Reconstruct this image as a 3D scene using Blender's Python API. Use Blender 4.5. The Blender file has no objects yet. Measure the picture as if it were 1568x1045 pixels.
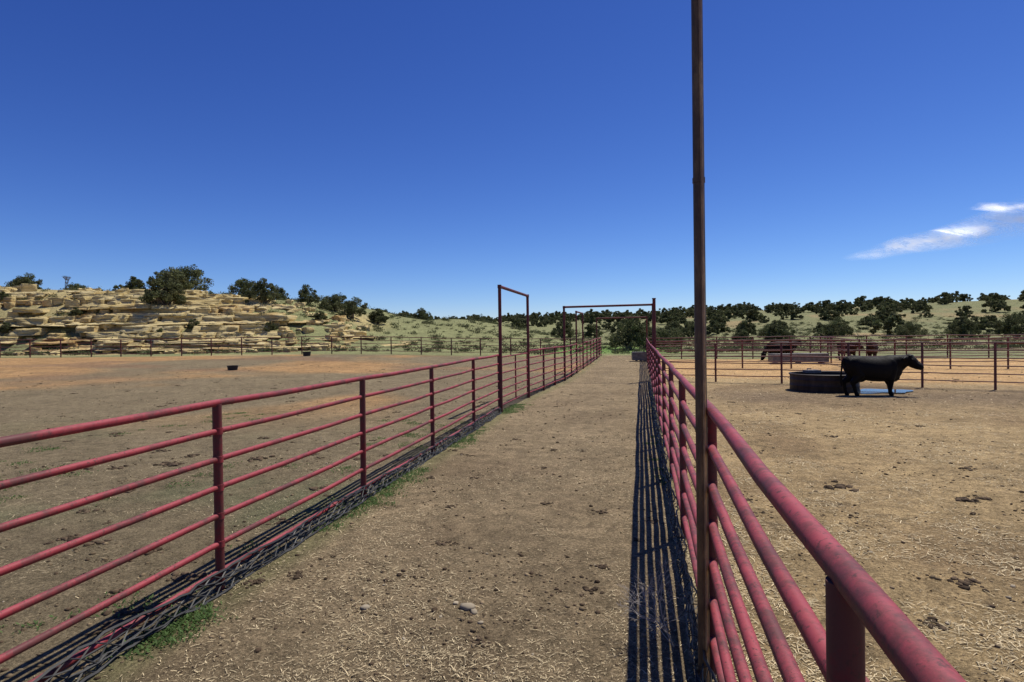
import bpy, bmesh, math, random
import numpy as np
from mathutils import Vector, Matrix

random.seed(7)
rng = np.random.default_rng(11)
scene = bpy.context.scene
CT, ST = math.cos(math.radians(10.8)), math.sin(math.radians(10.8))

# ------------------------------------------------------------ helpers
def sm(t):
    t = np.clip(t, 0, 1)
    return t * t * (3 - 2 * t)

def hash3(i, j, k, s):
    h = (i * 374761393 + j * 668265263 + k * 2147483647 + s * 1274126177) & 0xFFFFFFFF
    h = ((h ^ (h >> 13)) * 1274126177) & 0xFFFFFFFF
    h = (h ^ (h >> 16)) & 0xFFFFFFFF
    return h / 4294967295.0

def noise3(x, y, z, s=0):
    x = np.asarray(x, float); y = np.asarray(y, float); z = np.asarray(z, float)
    xi = np.floor(x).astype(np.int64); yi = np.floor(y).astype(np.int64); zi = np.floor(z).astype(np.int64)
    fx = sm(x - xi); fy = sm(y - yi); fz = sm(z - zi)
    r = 0
    for a in (0, 1):
        for b in (0, 1):
            for c in (0, 1):
                w = (fx if a else 1 - fx) * (fy if b else 1 - fy) * (fz if c else 1 - fz)
                r = r + w * hash3(xi + a, yi + b, zi + c, s)
    return r * 2 - 1

def fbm(x, y, s=0, o=4):
    r = 0; a = 1.0; t = 0
    for k in range(o):
        r = r + a * noise3(np.asarray(x) * 2 ** k, np.asarray(y) * 2 ** k, np.zeros_like(np.asarray(x, float)) + 0.37, s + k)
        t += a; a *= 0.5
    return r / t

def LD(x, y):
    return CT * x + ST * y, -ST * x + CT * y
def XY(L, D):
    return CT * L - ST * D, ST * L + CT * D

def bluff_top(L):
    return np.interp(L, [-160, -100, -63, -39, -27, -21, -17, -11], [9.0, 9.2, 8.6, 7.8, 6.3, 4.0, 2.2, 0.6])

def H(x, y):
    x = np.asarray(x, float); y = np.asarray(y, float)
    L, D = LD(x, y)
    lp = sm((-x - 6) / 20) * sm((D - 15) / 35)
    z = lp * 0.5 + 0.007 * np.clip(-x - 10, 0, 60) * sm((D - 15) / 35)
    z = z + 0.2 * sm((D - 28) / 25) * (1 - sm((-x - 6) / 20))
    t = np.clip((D - 58) / 14, 0, 1)
    prof = 0.35 * sm(t) + 0.65 * t * (2 - t)
    bl = (bluff_top(L) - 0.8) * prof * (L < -5)
    Dc = 300 - 0.55 * np.clip(L, 0, 200)
    Hc = 8.3 + 0.022 * np.clip(L, -60, 200)
    ridge = Hc * sm((D - 62) / (Dc - 62))
    z = z + np.maximum(bl, ridge)
    z = z + 3.7 * np.exp(-((L + 10) / 16) ** 2 - ((D - 95) / 24) ** 2)
    far = sm((D - 58) / 60)
    z = z + far * 0.9 * fbm(x / 35, y / 35, 3, 3)
    z = z + 0.03 * fbm(x / 3.1, y / 3.1, 5, 2) * (1 - far)
    r = np.hypot(x, y)
    z = z + 0.020 * fbm(x / 0.36, y / 0.36, 9, 3) * (1 - sm((r - 10) / 8))
    return z

def Hs(x, y):
    return float(H(np.array([x]), np.array([y]))[0])

def mkmesh(name, V, F, mats, smooth=False, col=None, mi=None, obj=True):
    V = np.asarray(V, np.float32); F = np.asarray(F, np.int32)
    k = F.shape[1]
    me = bpy.data.meshes.new(name)
    me.vertices.add(len(V)); me.vertices.foreach_set("co", V.ravel())
    me.loops.add(F.size); me.loops.foreach_set("vertex_index", F.ravel())
    me.polygons.add(len(F))
    me.polygons.foreach_set("loop_start", np.arange(0, F.size, k, dtype=np.int32))
    me.polygons.foreach_set("loop_total", np.full(len(F), k, np.int32))
    if mi is not None:
        me.polygons.foreach_set("material_index", np.asarray(mi, np.int32))
    me.update(calc_edges=True)
    if smooth:
        me.polygons.foreach_set("use_smooth", np.ones(len(F), bool))
    if col is not None:
        a = me.color_attributes.new("Col", 'FLOAT_COLOR', 'POINT')
        c = np.ones((len(V), 4), np.float32); c[:, :3] = col
        a.data.foreach_set("color", c.ravel())
    for m in mats: me.materials.append(m)
    if not obj: return me
    o = bpy.data.objects.new(name, me)
    scene.collection.objects.link(o)
    return o

class MB:
    """pydata builder"""
    def __init__(s): s.v = []; s.f = []; s.m = []
    def tube(s, pts, radii, seg=12, cap=True, mat=0):
        pts = [Vector(p) for p in pts]
        if not hasattr(radii, '__len__'): radii = [radii] * len(pts)
        n = len(pts); b0 = len(s.v)
        d0 = (pts[1] - pts[0]).normalized()
        up = Vector((0, 0, 1)) if abs(d0.z) < 0.9 else Vector((1, 0, 0))
        u = d0.cross(up).normalized()
        for i, p in enumerate(pts):
            if i == 0: d = d0
            elif i == n - 1: d = (pts[-1] - pts[-2]).normalized()
            else: d = ((pts[i + 1] - p).normalized() + (p - pts[i - 1]).normalized()).normalized()
            u = (u - d * u.dot(d)).normalized()
            w = d.cross(u)
            for k in range(seg):
                a = 2 * math.pi * k / seg
                s.v.append(tuple(p + (u * math.cos(a) + w * math.sin(a)) * radii[i]))
        for i in range(n - 1):
            for k in range(seg):
                a = b0 + i * seg + k; b = b0 + i * seg + (k + 1) % seg
                s.f.append((a, b, b + seg, a + seg)); s.m.append(mat)
        if cap:
            s.f.append(tuple(b0 + k for k in range(seg))[::-1]); s.m.append(mat)
            s.f.append(tuple(b0 + (n - 1) * seg + k for k in range(seg))); s.m.append(mat)
    def box(s, c, d, rz=0, mat=0):
        b0 = len(s.v)
        cr, sr = math.cos(rz), math.sin(rz)
        for dz in (-1, 1):
            for dx, dy in ((-1, -1), (1, -1), (1, 1), (-1, 1)):
                x = dx * d[0] / 2; y = dy * d[1] / 2
                s.v.append((c[0] + x * cr - y * sr, c[1] + x * sr + y * cr, c[2] + dz * d[2] / 2))
        for f in ((3, 2, 1, 0), (4, 5, 6, 7), (0, 1, 5, 4), (1, 2, 6, 5), (2, 3, 7, 6), (3, 0, 4, 7)):
            s.f.append(tuple(b0 + i for i in f)); s.m.append(mat)
    def obj(s, name, mats, smooth=True, angle=40):
        me = bpy.data.meshes.new(name)
        me.from_pydata(s.v, [], s.f); me.update()
        for m in mats: me.materials.append(m)
        me.polygons.foreach_set("material_index", s.m)
        if smooth:
            me.polygons.foreach_set("use_smooth", [len(f) <= 4 for f in s.f])
            try: me.set_sharp_from_angle(angle=math.radians(angle))
            except Exception: pass
        o = bpy.data.objects.new(name, me)
        scene.collection.objects.link(o)
        return o

def scatter(name, PV, PF, pos, yaw, tilt, scale, cols, mat, smooth=False):
    N = len(pos); n = len(PV)
    P = PV[None, :, :] * scale[:, None, :]
    ct, st = np.cos(tilt)[:, None], np.sin(tilt)[:, None]
    x = P[..., 0] * ct + P[..., 2] * st; z = -P[..., 0] * st + P[..., 2] * ct; y = P[..., 1]
    cy, sy = np.cos(yaw)[:, None], np.sin(yaw)[:, None]
    V = np.stack([x * cy - y * sy, x * sy + y * cy, z], -1) + pos[:, None, :]
    F = (PF[None] + (np.arange(N) * n)[:, None, None]).reshape(-1, PF.shape[1])
    C = np.repeat(cols, n, axis=0)
    return mkmesh(name, V.reshape(-1, 3), F, [mat], smooth, C)

def ico(sub):
    bm = bmesh.new(); bmesh.ops.create_icosphere(bm, subdivisions=sub, radius=1)
    V = np.array([v.co[:] for v in bm.verts]); F = np.array([[v.index for v in f.verts] for f in bm.faces])
    bm.free(); return V, F

# ------------------------------------------------------------ materials
class NT:
    def __init__(s, name):
        s.mat = bpy.data.materials.new(name); s.mat.use_nodes = True
        s.nt = s.mat.node_tree; s.n = s.nt.nodes; s.b = s.n["Principled BSDF"]; s.out = s.n["Material Output"]
        s.tc = s.n.new("ShaderNodeTexCoord")
    def link(s, a, b): s.nt.links.new(a, b)
    def noise(s, scale, detail=4, rough=0.6, vec=None, dist=0):
        n = s.n.new("ShaderNodeTexNoise"); n.inputs["Scale"].default_value = scale
        n.inputs["Detail"].default_value = detail; n.inputs["Roughness"].default_value = rough
        n.inputs["Distortion"].default_value = dist
        s.link(vec or s.tc.outputs["Object"], n.inputs["Vector"]); return n.outputs["Fac"]
    def ramp(s, fac, stops):
        r = s.n.new("ShaderNodeValToRGB"); e = r.color_ramp.elements
        while len(e) < len(stops): e.new(0.5)
        for i, (p, c) in enumerate(stops):
            e[i].position = p
            c = c if hasattr(c, '__len__') else (c, c, c)
            e[i].color = (*c, 1)
        s.link(fac, r.inputs[0]); return r.outputs[0]
    def mix(s, fac, a, b, mode='MIX'):
        m = s.n.new("ShaderNodeMix"); m.data_type = 'RGBA'; m.blend_type = mode
        for i, v in ((0, fac), (6, a), (7, b)):
            if isinstance(v, bpy.types.NodeSocket): s.link(v, m.inputs[i])
            elif hasattr(v, '__len__'): m.inputs[i].default_value = (*v, 1)
            else: m.inputs[i].default_value = v
        return m.outputs[2]
    def mapping(s, scale, vec=None):
        m = s.n.new("ShaderNodeMapping"); m.inputs["Scale"].default_value = scale
        s.link(vec or s.tc.outputs["Object"], m.inputs[0]); return m.outputs[0]
    def bump(s, h, strength, dist, nrm=None):
        b = s.n.new("ShaderNodeBump"); b.inputs["Strength"].default_value = strength
        b.inputs["Distance"].default_value = dist; s.link(h, b.inputs["Height"])
        if nrm is not None: s.link(nrm, b.inputs["Normal"])
        s.link(b.outputs[0], s.b.inputs["Normal"]); return b.outputs[0]
    def color(s, c):
        if isinstance(c, bpy.types.NodeSocket): s.link(c, s.b.inputs["Base Color"])
        else: s.b.inputs["Base Color"].default_value = (*c, 1)
    def rough(s, r, spec=0.3):
        if isinstance(r, bpy.types.NodeSocket): s.link(r, s.b.inputs["Roughness"])
        else: s.b.inputs["Roughness"].default_value = r
        s.b.inputs["Specular IOR Level"].default_value = spec
    def attr(s, name="Col"):
        a = s.n.new("ShaderNodeAttribute"); a.attribute_name = name; return a.outputs["Color"]

def attr_mat(name, rough=0.9, spec=0.1, transl=0.0):
    t = NT(name); t.color(t.attr()); t.rough(rough, spec)
    if transl:
        tr = t.n.new("ShaderNodeBsdfTranslucent"); t.link(t.attr(), tr.inputs[0])
        mx = t.n.new("ShaderNodeMixShader"); mx.inputs[0].default_value = transl
        t.link(t.b.outputs[0], mx.inputs[1]); t.link(tr.outputs[0], mx.inputs[2]); t.link(mx.outputs[0], t.out.inputs[0])
    return t.mat

# ground
g = NT("earth")
base = g.attr()
n1 = g.noise(0.55, 6, 0.65)
c = g.mix(1.0, base, g.ramp(n1, [(0.3, 0.76), (0.7, 1.2)]), 'MULTIPLY')
n2 = g.noise(4.2, 9, 0.8, dist=0.4)
c = g.mix(1.0, c, g.ramp(n2, [(0.34, 0.50), (0.5, 1.0), (0.66, 1.42)]), 'MULTIPLY')
n3 = g.noise(34, 6, 0.85)
c = g.mix(1.0, c, g.ramp(n3, [(0.36, 0.36), (0.49, 0.96), (0.62, 1.7)]), 'MULTIPLY')
n4 = g.noise(1.9, 9, 0.85, dist=0.6)
c = g.mix(g.ramp(n4, [(0.53, 0.0), (0.63, 0.6)]), c, (0.085, 0.060, 0.037))
n5 = g.noise(120, 2, 0.6, dist=1.5)
c = g.mix(g.ramp(n5, [(0.6, 0.0), (0.67, 0.8)]), c, (0.50, 0.40, 0.23))
g.color(c); g.rough(0.95, 0.08)
b1 = g.bump(n2, 0.9, 0.05)
g.bump(n3, 1.0, 0.018, b1)
M_ground = g.mat

# red paint
def paint(name, a, b, rust=0.62, top_tint=(0.38, 0.085, 0.10)):
    p = NT(name)
    n = p.noise(7, 7, 0.75)
    c = p.mix(p.ramp(n, [(0.35, 0.0), (0.65, 1.0)]), a, b)
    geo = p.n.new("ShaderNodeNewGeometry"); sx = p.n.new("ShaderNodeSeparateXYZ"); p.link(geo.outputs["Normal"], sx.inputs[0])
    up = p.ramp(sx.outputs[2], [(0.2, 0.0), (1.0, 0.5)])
    c = p.mix(up, c, top_tint)  # upward-facing surfaces are mixed towards a paler red
    st = p.noise(2.2, 9, 0.8)
    c = p.mix(p.ramp(st, [(rust - 0.07, 0.0), (rust + 0.05, 0.8)]), c, (0.085, 0.035, 0.03))
    ch = p.noise(38, 5, 0.75)
    c = p.mix(p.ramp(ch, [(0.57, 0.0), (0.63, 0.8)]), c, (0.07, 0.03, 0.025))
    p.color(c); p.rough(p.ramp(n, [(0.3, 0.5), (0.7, 0.7)]), 0.3); p.bump(ch, 0.25, 0.003)
    return p.mat
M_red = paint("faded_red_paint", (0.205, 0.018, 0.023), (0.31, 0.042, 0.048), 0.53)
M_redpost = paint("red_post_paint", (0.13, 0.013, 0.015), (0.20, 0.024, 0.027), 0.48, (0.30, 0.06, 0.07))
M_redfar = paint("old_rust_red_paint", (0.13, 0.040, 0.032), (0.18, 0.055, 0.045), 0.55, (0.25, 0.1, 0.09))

def rusty(name, k):
    p = NT(name)
    n = p.noise(5, 8, 0.75, p.mapping((3, 3, 0.7)))
    c = p.ramp(n, [(0.3, tuple(k * v for v in (0.04, 0.024, 0.018))), (0.5, tuple(k * v for v in (0.09, 0.055, 0.03))), (0.7, tuple(k * v for v in (0.20, 0.13, 0.06)))])
    p.color(c); p.rough(0.5, 0.4); p.b.inputs["Metallic"].default_value = 0.3; p.bump(p.noise(80, 4), 0.3, 0.002)
    return p.mat
M_rust = rusty("rusty_pipe", 1.15); M_rust2 = rusty("rust_seam", 3.4)

p = NT("dark_wire"); p.color((0.02, 0.019, 0.018)); p.rough(0.55, 0.4); M_wire = p.mat
p = NT("black_rubber"); p.color(p.ramp(p.noise(12), [(0.3, (0.012, 0.012, 0.013)), (0.7, (0.03, 0.03, 0.03))])); p.rough(0.6); M_rubber = p.mat
p = NT("tank_steel")
p.color(p.ramp(p.noise(4, 6, 0.7, p.mapping((1, 1, 0.3))), [(0.35, (0.018, 0.013, 0.011)), (0.65, (0.055, 0.036, 0.028))])); p.rough(0.6); M_tank = p.mat
p = NT("galvanised_steel")
p.color(p.ramp(p.noise(7), [(0.35, (0.10, 0.09, 0.09)), (0.65, (0.17, 0.16, 0.155))])); p.rough(0.5); p.b.inputs["Metallic"].default_value = 0.3; M_galv = p.mat
p = NT("water"); p.color((0.03, 0.035, 0.035)); p.rough(0.04, 0.5); p.b.inputs["IOR"].default_value = 1.33
p.bump(p.noise(9, 3), 0.08, 0.01); M_water = p.mat

p = NT("sandstone")
strat = p.noise(1.0, 7, 0.75, p.mapping((0.12, 0.12, 4.2)))
c = p.ramp(strat, [(0.3, (0.30, 0.21, 0.085)), (0.43, (0.58, 0.45, 0.20)), (0.6, (0.72, 0.59, 0.31)), (0.75, (0.50, 0.36, 0.14))])
c = p.mix(p.ramp(p.noise(0.16, 6, 0.65), [(0.54, 0.0), (0.66, 0.6)]), c, (0.52, 0.29, 0.095))
c = p.mix(p.ramp(p.noise(1.1, 9, 0.85), [(0.56, 0.0), (0.67, 0.75)]), c, (0.11, 0.085, 0.045))
p.color(c); p.rough(0.95, 0.08)
b1 = p.bump(strat, 1.0, 0.2); b2 = p.bump(p.noise(3.5, 8, 0.8), 0.9, 0.12, b1)
M_rock = p.mat

M_straw = attr_mat("straw", 0.8, 0.15)
M_clod = attr_mat("dry_dung_and_clods", 0.95, 0.1)
M_stone = attr_mat("pale_stone", 0.9, 0.15)
M_leaf = attr_mat("juniper_foliage", 0.8, 0.12, 0.28)
M_weed = attr_mat("green_weed", 0.7, 0.2, 0.35)
p = NT("bark"); p.color(p.ramp(p.noise(8, 6), [(0.3, (0.06, 0.045, 0.035)), (0.7, (0.16, 0.13, 0.10))])); p.rough(0.9); M_bark = p.mat
p = NT("dry_twig"); p.color((0.36, 0.32, 0.28)); p.rough(0.8); M_twig = p.mat
p = NT("black_hide")
nn = p.noise(5, 6, 0.7)
p.color(p.ramp(nn, [(0.35, (0.003, 0.0028, 0.0028)), (0.7, (0.010, 0.0075, 0.006))])); p.rough(p.ramp(nn, [(0.35, 0.5), (0.65, 0.75)]), 0.12)
p.bump(p.noise(30, 6, 0.75), 0.5, 0.02); M_hide = p.mat
p = NT("red_brown_hide"); p.color(p.ramp(p.noise(6), [(0.3, (0.018, 0.008, 0.006)), (0.7, (0.035, 0.014, 0.009))])); p.rough(0.7, .15); M_hide2 = p.mat

# ------------------------------------------------------------ ground sheet
rs = [0.0, 0.25]
while rs[-1] < 2800:
    rs.append(rs[-1] * (1.02 if rs[-1] < 120 else 1.04))
rs = np.array(rs[1:]); NA = 900
ang = np.linspace(0, 2 * np.pi, NA, endpoint=False)
R, A = np.meshgrid(rs, ang, indexing='ij')
X = (R * np.sin(A)).ravel(); Y = (R * np.cos(A)).ravel()
Z = H(X, Y)
V = np.stack([X, Y, Z], 1)
ii = np.arange(len(rs) - 1)[:, None] * NA; jj = np.arange(NA)[None]; j2 = (jj + 1) % NA
F = np.stack([ii + jj, ii + NA + jj, ii + NA + j2, ii + j2], -1).reshape(-1, 4)
V = np.vstack([V, [[0, 0, Hs(0, 0)]]]); ci = len(V) - 1
cf = [[ci, (k + 0), (k + 1), (k + 2) % NA] for k in range(0, NA, 2)]
F = np.vstack([F, np.array(cf)])
F = F[:, ::-1]
x, y = V[:, 0], V[:, 1]; L, D = LD(x, y)
def mixc(a, b, t): return a * (1 - t[:, None]) + np.array(b)[None] * t[:, None]
def xl(y): return np.interp(y, [-5, 15.6, 19.5, 26.5, 52], [-3.34, -3.32, -3.18, -2.65, -1.9])
def xr(y): return 0.40 + 0.028 * y
C = np.tile(np.array([[0.175, 0.182, 0.085]]), (len(V), 1))
nf = fbm(x / 14, y / 14, 21, 5)
C = mixc(C, (0.33, 0.235, 0.12), sm((nf - 0.10) / 0.25) * 0.7 * sm((L - 25) / 20))
C = mixc(C, (0.195, 0.205, 0.09), sm((30 - np.abs(L + 8)) / 10) * 0.9)
C = mixc(C, (0.44, 0.34, 0.16), sm((-14 - L) / 6) * sm((nf + 0.18) / 0.3) * 0.8 * sm((85 - D) / 10) * (1 - .4 * sm((-50 - L) / 8)))
C = mixc(C, (0.10, 0.20, 0.04), sm((8 - np.abs(x + 1)) / 3) * sm((D - 53) / 5) * sm((85 - D) / 15) * 0.85)
lw = sm((xl(y) - x) / 0.15 + 0.5) * sm((50.5 - D) / 1.5)
leftc = np.tile(np.array([[0.172, 0.135, 0.080]]), (len(V), 1))
leftc = mixc(leftc, (0.112, 0.122, 0.062), sm((fbm(x / 2.5, y / 2.5, 31, 4) + 0.06) / 0.3) * 0.7 * sm((15 - y) / 8))
leftc = mixc(leftc, (0.36, 0.205, 0.085), sm((fbm(x / 9, y / 9, 41, 5) + 0.10) / 0.25) * 0.8 * sm((D - 12) / 10))
leftc = mixc(leftc, (0.19, 0.115, 0.068), sm((fbm(x / 12, y / 5, 51, 4)) / 0.2) * 0.8 * sm((D - 24) / 8))
al = ((x > xl(y)) & (x < xr(y)) & (D < 51)).astype(float)
rw = sm((x - xr(y)) / 0.15 + 0.5) * sm((46 - y) / 1.5)
rightc = np.tile(np.array([[0.35, 0.25, 0.125]]), (len(V), 1))
rightc = mixc(rightc, (0.20, 0.132, 0.070), sm((fbm(x / 3, y / 3, 61, 5) - 0.02) / 0.3) * 0.7)
rightc = mixc(rightc, (0.14, 0.10, 0.065), np.exp(-((y - 20.5) / 3.2) ** 2) * sm((x - 1) / 3) * 0.8)
rightc = mixc(rightc, (0.48, 0.295, 0.13), sm((y + 0.38 * x - 29.0) / 2) * 0.85)
alc = np.tile(np.array([[0.225, 0.168, 0.098]]), (len(V), 1))
alc = mixc(alc, (0.168, 0.120, 0.071), sm(fbm(x / 1.3, y / 3, 71, 4) / 0.35) * 0.6)
alc = mixc(alc, (0.12, 0.135, 0.055), sm((0.45 - (x - xl(y))) / 0.3) * 0.5)
C = C * (1 - lw[:, None]) + leftc * lw[:, None]
C = C * (1 - rw[:, None]) + rightc * rw[:, None]
C = C * (1 - al[:, None]) + alc * al[:, None]
ground = mkmesh("ground", V, F, [M_ground], True, C)

# ------------------------------------------------------------ fences
def fence(name, posts, top, gap, nrail, rr, tr, pr, seg=12, collar=True, mats=None, rnd=0.012, sink=0.1, postset=None):
    mb = MB(); n = len(posts); base = []
    for i, (px, py) in enumerate(posts):
        z = Hs(px, py) if math.hypot(px, py) > 14 else 0.0
        base.append((px + random.uniform(-rnd, rnd), py, z + random.uniform(-rnd, rnd)))
    for i, (px, py, z) in enumerate(base):
        mb.tube([(px, py, z - sink), (px + random.uniform(-.01, .01), py, z + top - tr * 0.4)], pr, seg, True, 1)
        if collar:
            for k in range(nrail):
                zz = z + top - k * gap
                if k: mb.tube([(px, py, zz - rr * 1.15), (px, py, zz + rr * 1.15)], pr * 1.12, seg, True, 0)
    for k in range(nrail):
        pts = []
        for i, (px, py, z) in enumerate(base):
            pts.append((px, py, z + top - k * gap))
            if i < n - 1:
                qx, qy, qz = base[i + 1]
                for t in (0.33, 0.67):
                    pts.append((px + (qx - px) * t + random.uniform(-rnd, rnd) * .6, py + (qy - py) * t,
                                z + (qz - z) * t + top - k * gap - rnd * 0.6 + random.uniform(-rnd, rnd) * .5))
        mb.tube(pts, tr if k == 0 else rr, seg, True, 0)
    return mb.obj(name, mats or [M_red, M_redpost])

LP = [-4.0, -1.2, 1.58, 4.36, 7.12, 9.95, 12.8, 15.6]
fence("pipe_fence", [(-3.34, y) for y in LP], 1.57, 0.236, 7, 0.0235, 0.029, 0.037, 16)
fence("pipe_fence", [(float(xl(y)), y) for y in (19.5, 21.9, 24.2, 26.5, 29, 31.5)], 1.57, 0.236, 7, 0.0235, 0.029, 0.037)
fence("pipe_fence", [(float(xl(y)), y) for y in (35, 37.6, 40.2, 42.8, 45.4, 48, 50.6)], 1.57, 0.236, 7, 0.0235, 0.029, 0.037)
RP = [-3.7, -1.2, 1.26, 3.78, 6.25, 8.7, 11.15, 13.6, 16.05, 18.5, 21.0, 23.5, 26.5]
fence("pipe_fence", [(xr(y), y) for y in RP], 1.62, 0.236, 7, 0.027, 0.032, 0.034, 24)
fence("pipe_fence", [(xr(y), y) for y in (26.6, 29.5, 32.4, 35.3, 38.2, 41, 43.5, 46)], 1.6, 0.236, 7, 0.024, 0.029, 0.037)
def lerp_posts(a, b, n): return [(a[0] + (b[0] - a[0]) * i / n, a[1] + (b[1] - a[1]) * i / n) for i in range(n + 1)]
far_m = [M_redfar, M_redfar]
fence("pipe_fence", [(1.2, 27.0), (3.8, 26.1), (6.2, 25.2), (8.4, 24.4), (10.6, 23.7), (12.5, 22.9), (14.9, 22.0), (17.3, 21.1), (19.7, 20.2), (22, 19.3), (24.4, 18.4)],
      1.62, 0.27, 6, 0.02, 0.027, 0.04, 10, False, far_m)
fence("pipe_fence", lerp_posts((1.75, 46), (62, 44), 24), 1.6, 0.3, 5, 0.024, 0.032, 0.045, 8, False, far_m, 0.03)
fence("pipe_fence", lerp_posts((1.5, 36), (40, 33), 15), 1.6, 0.3, 5, 0.022, 0.03, 0.045, 8, False, far_m, 0.03)
fence("pipe_fence", lerp_posts((12.5, 34.8), (13.2, 45.6), 4), 1.6, 0.3, 5, 0.022, 0.03, 0.045, 8, False, far_m, 0.03)
a = XY(-80, 50); b = XY(7.6, 51)
fence("pipe_fence", lerp_posts(a, b, 34), 1.5, 0.3, 5, 0.022, 0.03, 0.05, 8, False, far_m, 0.04)

def gate(name, p0, p1, top=1.5):
    mb = MB(); a = Vector((p0[0], p0[1], Hs(*p0))); b = Vector((p1[0], p1[1], Hs(*p1)))
    d = (b - a); z = Vector((0, 0, 1)); a2 = a + d * 0.03; b2 = a + d * 0.97
    for k in range(7):
        h = z * (top - 0.22 * k); mb.tube([a2 + h, b2 + h], 0.021, 10)
    for t in (0.03, 0.5, 0.97):
        q = a + d * t; mb.tube([q + z * (top - 1.34), q + z * top], 0.023, 10)
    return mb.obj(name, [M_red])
gate("pipe_gate", (-3.32, 15.66), (float(xl(19.45)), 19.45))
gate("pipe_gate", (float(xl(31.56)), 31.56), (float(xl(34.95)), 34.95))

def frame(name, p0, p1, h0, h1, r=0.045, m=None, ext=0.0):
    mb = MB(); a = Vector((p0[0], p0[1], Hs(*p0))); b = Vector((p1[0], p1[1], Hs(*p1)))
    ta = a + Vector((0, 0, h0)); tb = b + Vector((0, 0, h1))
    mb.tube([a - Vector((0, 0, .1)), ta], r, 14); mb.tube([b - Vector((0, 0, .1)), tb], r, 14)
    d = (tb - ta).normalized()
    mb.tube([ta - d * (r + ext) , tb + d * (r + ext)], r * 0.96, 14)
    mb.box(ta, (r * 2.05, r * 2.05, r * 2.05)); mb.box(tb, (r * 2.05, r * 2.05, r * 2.05))
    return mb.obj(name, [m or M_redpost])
frame("overhead_gate_frame", (-3.30, 15.6), (-3.17, 19.5), 3.42, 3.42)
frame("overhead_gate_frame", (float(xl(26.5)), 26.5), (1.26, 26.6), 3.34, 3.36, 0.05)
frame("overhead_gate_frame", (float(xl(31.5)), 31.5), (float(xl(35)), 35), 3.3, 3.3)
frame("overhead_gate_frame", (float(xl(46)), 46), (1.72, 46.1), 3.15, 3.2, 0.05)
mb = MB(); mb.tube([(1.30, 26.35, -.1), (1.30, 26.35, 3.62)], [0.075, 0.07], 14); mb.tube([(1.30, 26.35, 3.60), (1.30, 26.35, 3.64)], 0.085, 14)
mb.obj("gate_hinge_post", [M_redpost])

# tall pole
mb = MB()
mb.tube([(0.452, 3.69, -0.2), (0.452, 3.69, 2.0), (0.452, 3.69, 4.0), (0.45, 3.69, 6.4)], [0.035, 0.034, 0.033, 0.032], 20)
mb.tube([(0.45, 3.69, 6.4), (0.45, 3.69, 6.43)], 0.038, 16)
mb.tube([(0.466, 3.658, 0.0), (0.465, 3.658, 6.3)], 0.009, 8, True, 1)
for zz in (0.5, 1.5, 3.0, 4.6): mb.tube([(0.452, 3.69, zz), (0.452, 3.69, zz + .03)], 0.037, 16)
mb.obj("tall_steel_pole", [M_rust, M_rust2])

# wire netting along the fence foot
def netting(name, xf, y0, y1, side, h=0.17, rows=5, k0=1.0):
    mb = MB(); N = int((y1 - y0) / 0.09)
    grid = []
    for k in range(rows):
        row = []
        for i in range(N + 1):
            y = y0 + (y1 - y0) * i / N
            zz = 0.015 + h * k / (rows - 1) + 0.03 * math.sin(y * 3.1 + k) * math.sin(y * 1.3 + k * k) + random.uniform(-.014, .014)
            xx = xf(y) + side * (0.03 + 0.07 * (1 - k / rows) + 0.02 * math.sin(y * 5 + k * 2)) + random.uniform(-.012, .012)
            row.append((xx, y, max(0.012, zz) + (0)))
        grid.append(row)
    for k, row in enumerate(grid):
        mb.tube(row, (0.008 if k in (0, rows - 1) else 0.0045) * k0, 4, False)
    for i in range(N):
        for k in range(rows - 1):
            if (i + k) % 2: mb.tube([grid[k][i], grid[k + 1][i + 1]], 0.004 * k0, 3, False)
            else: mb.tube([grid[k + 1][i], grid[k][i + 1]], 0.004 * k0, 3, False)
    return mb.obj(name, [M_wire])
netting("wire_netting", lambda y: float(xl(y)), 0.5, 15.5, 0.5, 0.165, 5, 1.4)
netting("wire_netting", lambda y: float(xl(y)), 19.5, 31, -1)
netting("wire_netting", lambda y: xr(y), 3.0, 26, -1)

# ------------------------------------------------------------ water tank, troughs, puddle, tubs
def tank(name, cx, cy, r, h):
    mb = MB(); z0 = Hs(cx, cy) - .02; S = 48
    prof = [(r, 0), (r * 1.0, h * .33), (r * 1.012, h * .36), (r, h * .39), (r, h * .66), (r * 1.012, h * .69), (r, h * .72), (r, h - .05), (r + .03, h - .04), (r + .035, h), (r + .0, h + .015), (r - .035, h), (r - .035, .1)]
    b0 = len(mb.v)
    for (pr, pz) in prof:
        for k in range(S):
            a = 2 * math.pi * k / S; mb.v.append((cx + pr * math.cos(a), cy + pr * math.sin(a), z0 + pz))
    for i in range(len(prof) - 1):
        for k in range(S):
            k2 = (k + 1) % S; mb.f.append((b0 + i * S + k, b0 + i * S + k2, b0 + (i + 1) * S + k2, b0 + (i + 1) * S + k)); mb.m.append(0)
    b1 = len(mb.v)
    for k in range(S):
        a = 2 * math.pi * k / S; mb.v.append((cx + (r - .036) * math.cos(a), cy + (r - .036) * math.sin(a), z0 + h - .1))
    mb.f.append(tuple(range(b1, b1 + S))); mb.m.append(1)
    mb.box((cx - .2, cy + r * .6, z0 + h + .03), (.5, .35, .1), 0.3, 2)
    mb.tube([(cx - .2, cy + r * 1.1, z0), (cx - .2, cy + r * 1.1, z0 + h + .1), (cx - .2, cy + r * .7, z0 + h + .12)], .02, 8, True, 2)
    return mb.obj(name, [M_tank, M_water, M_galv])
tank("water_tank", 6.95, 22.55, 1.1, 0.62)

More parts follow.
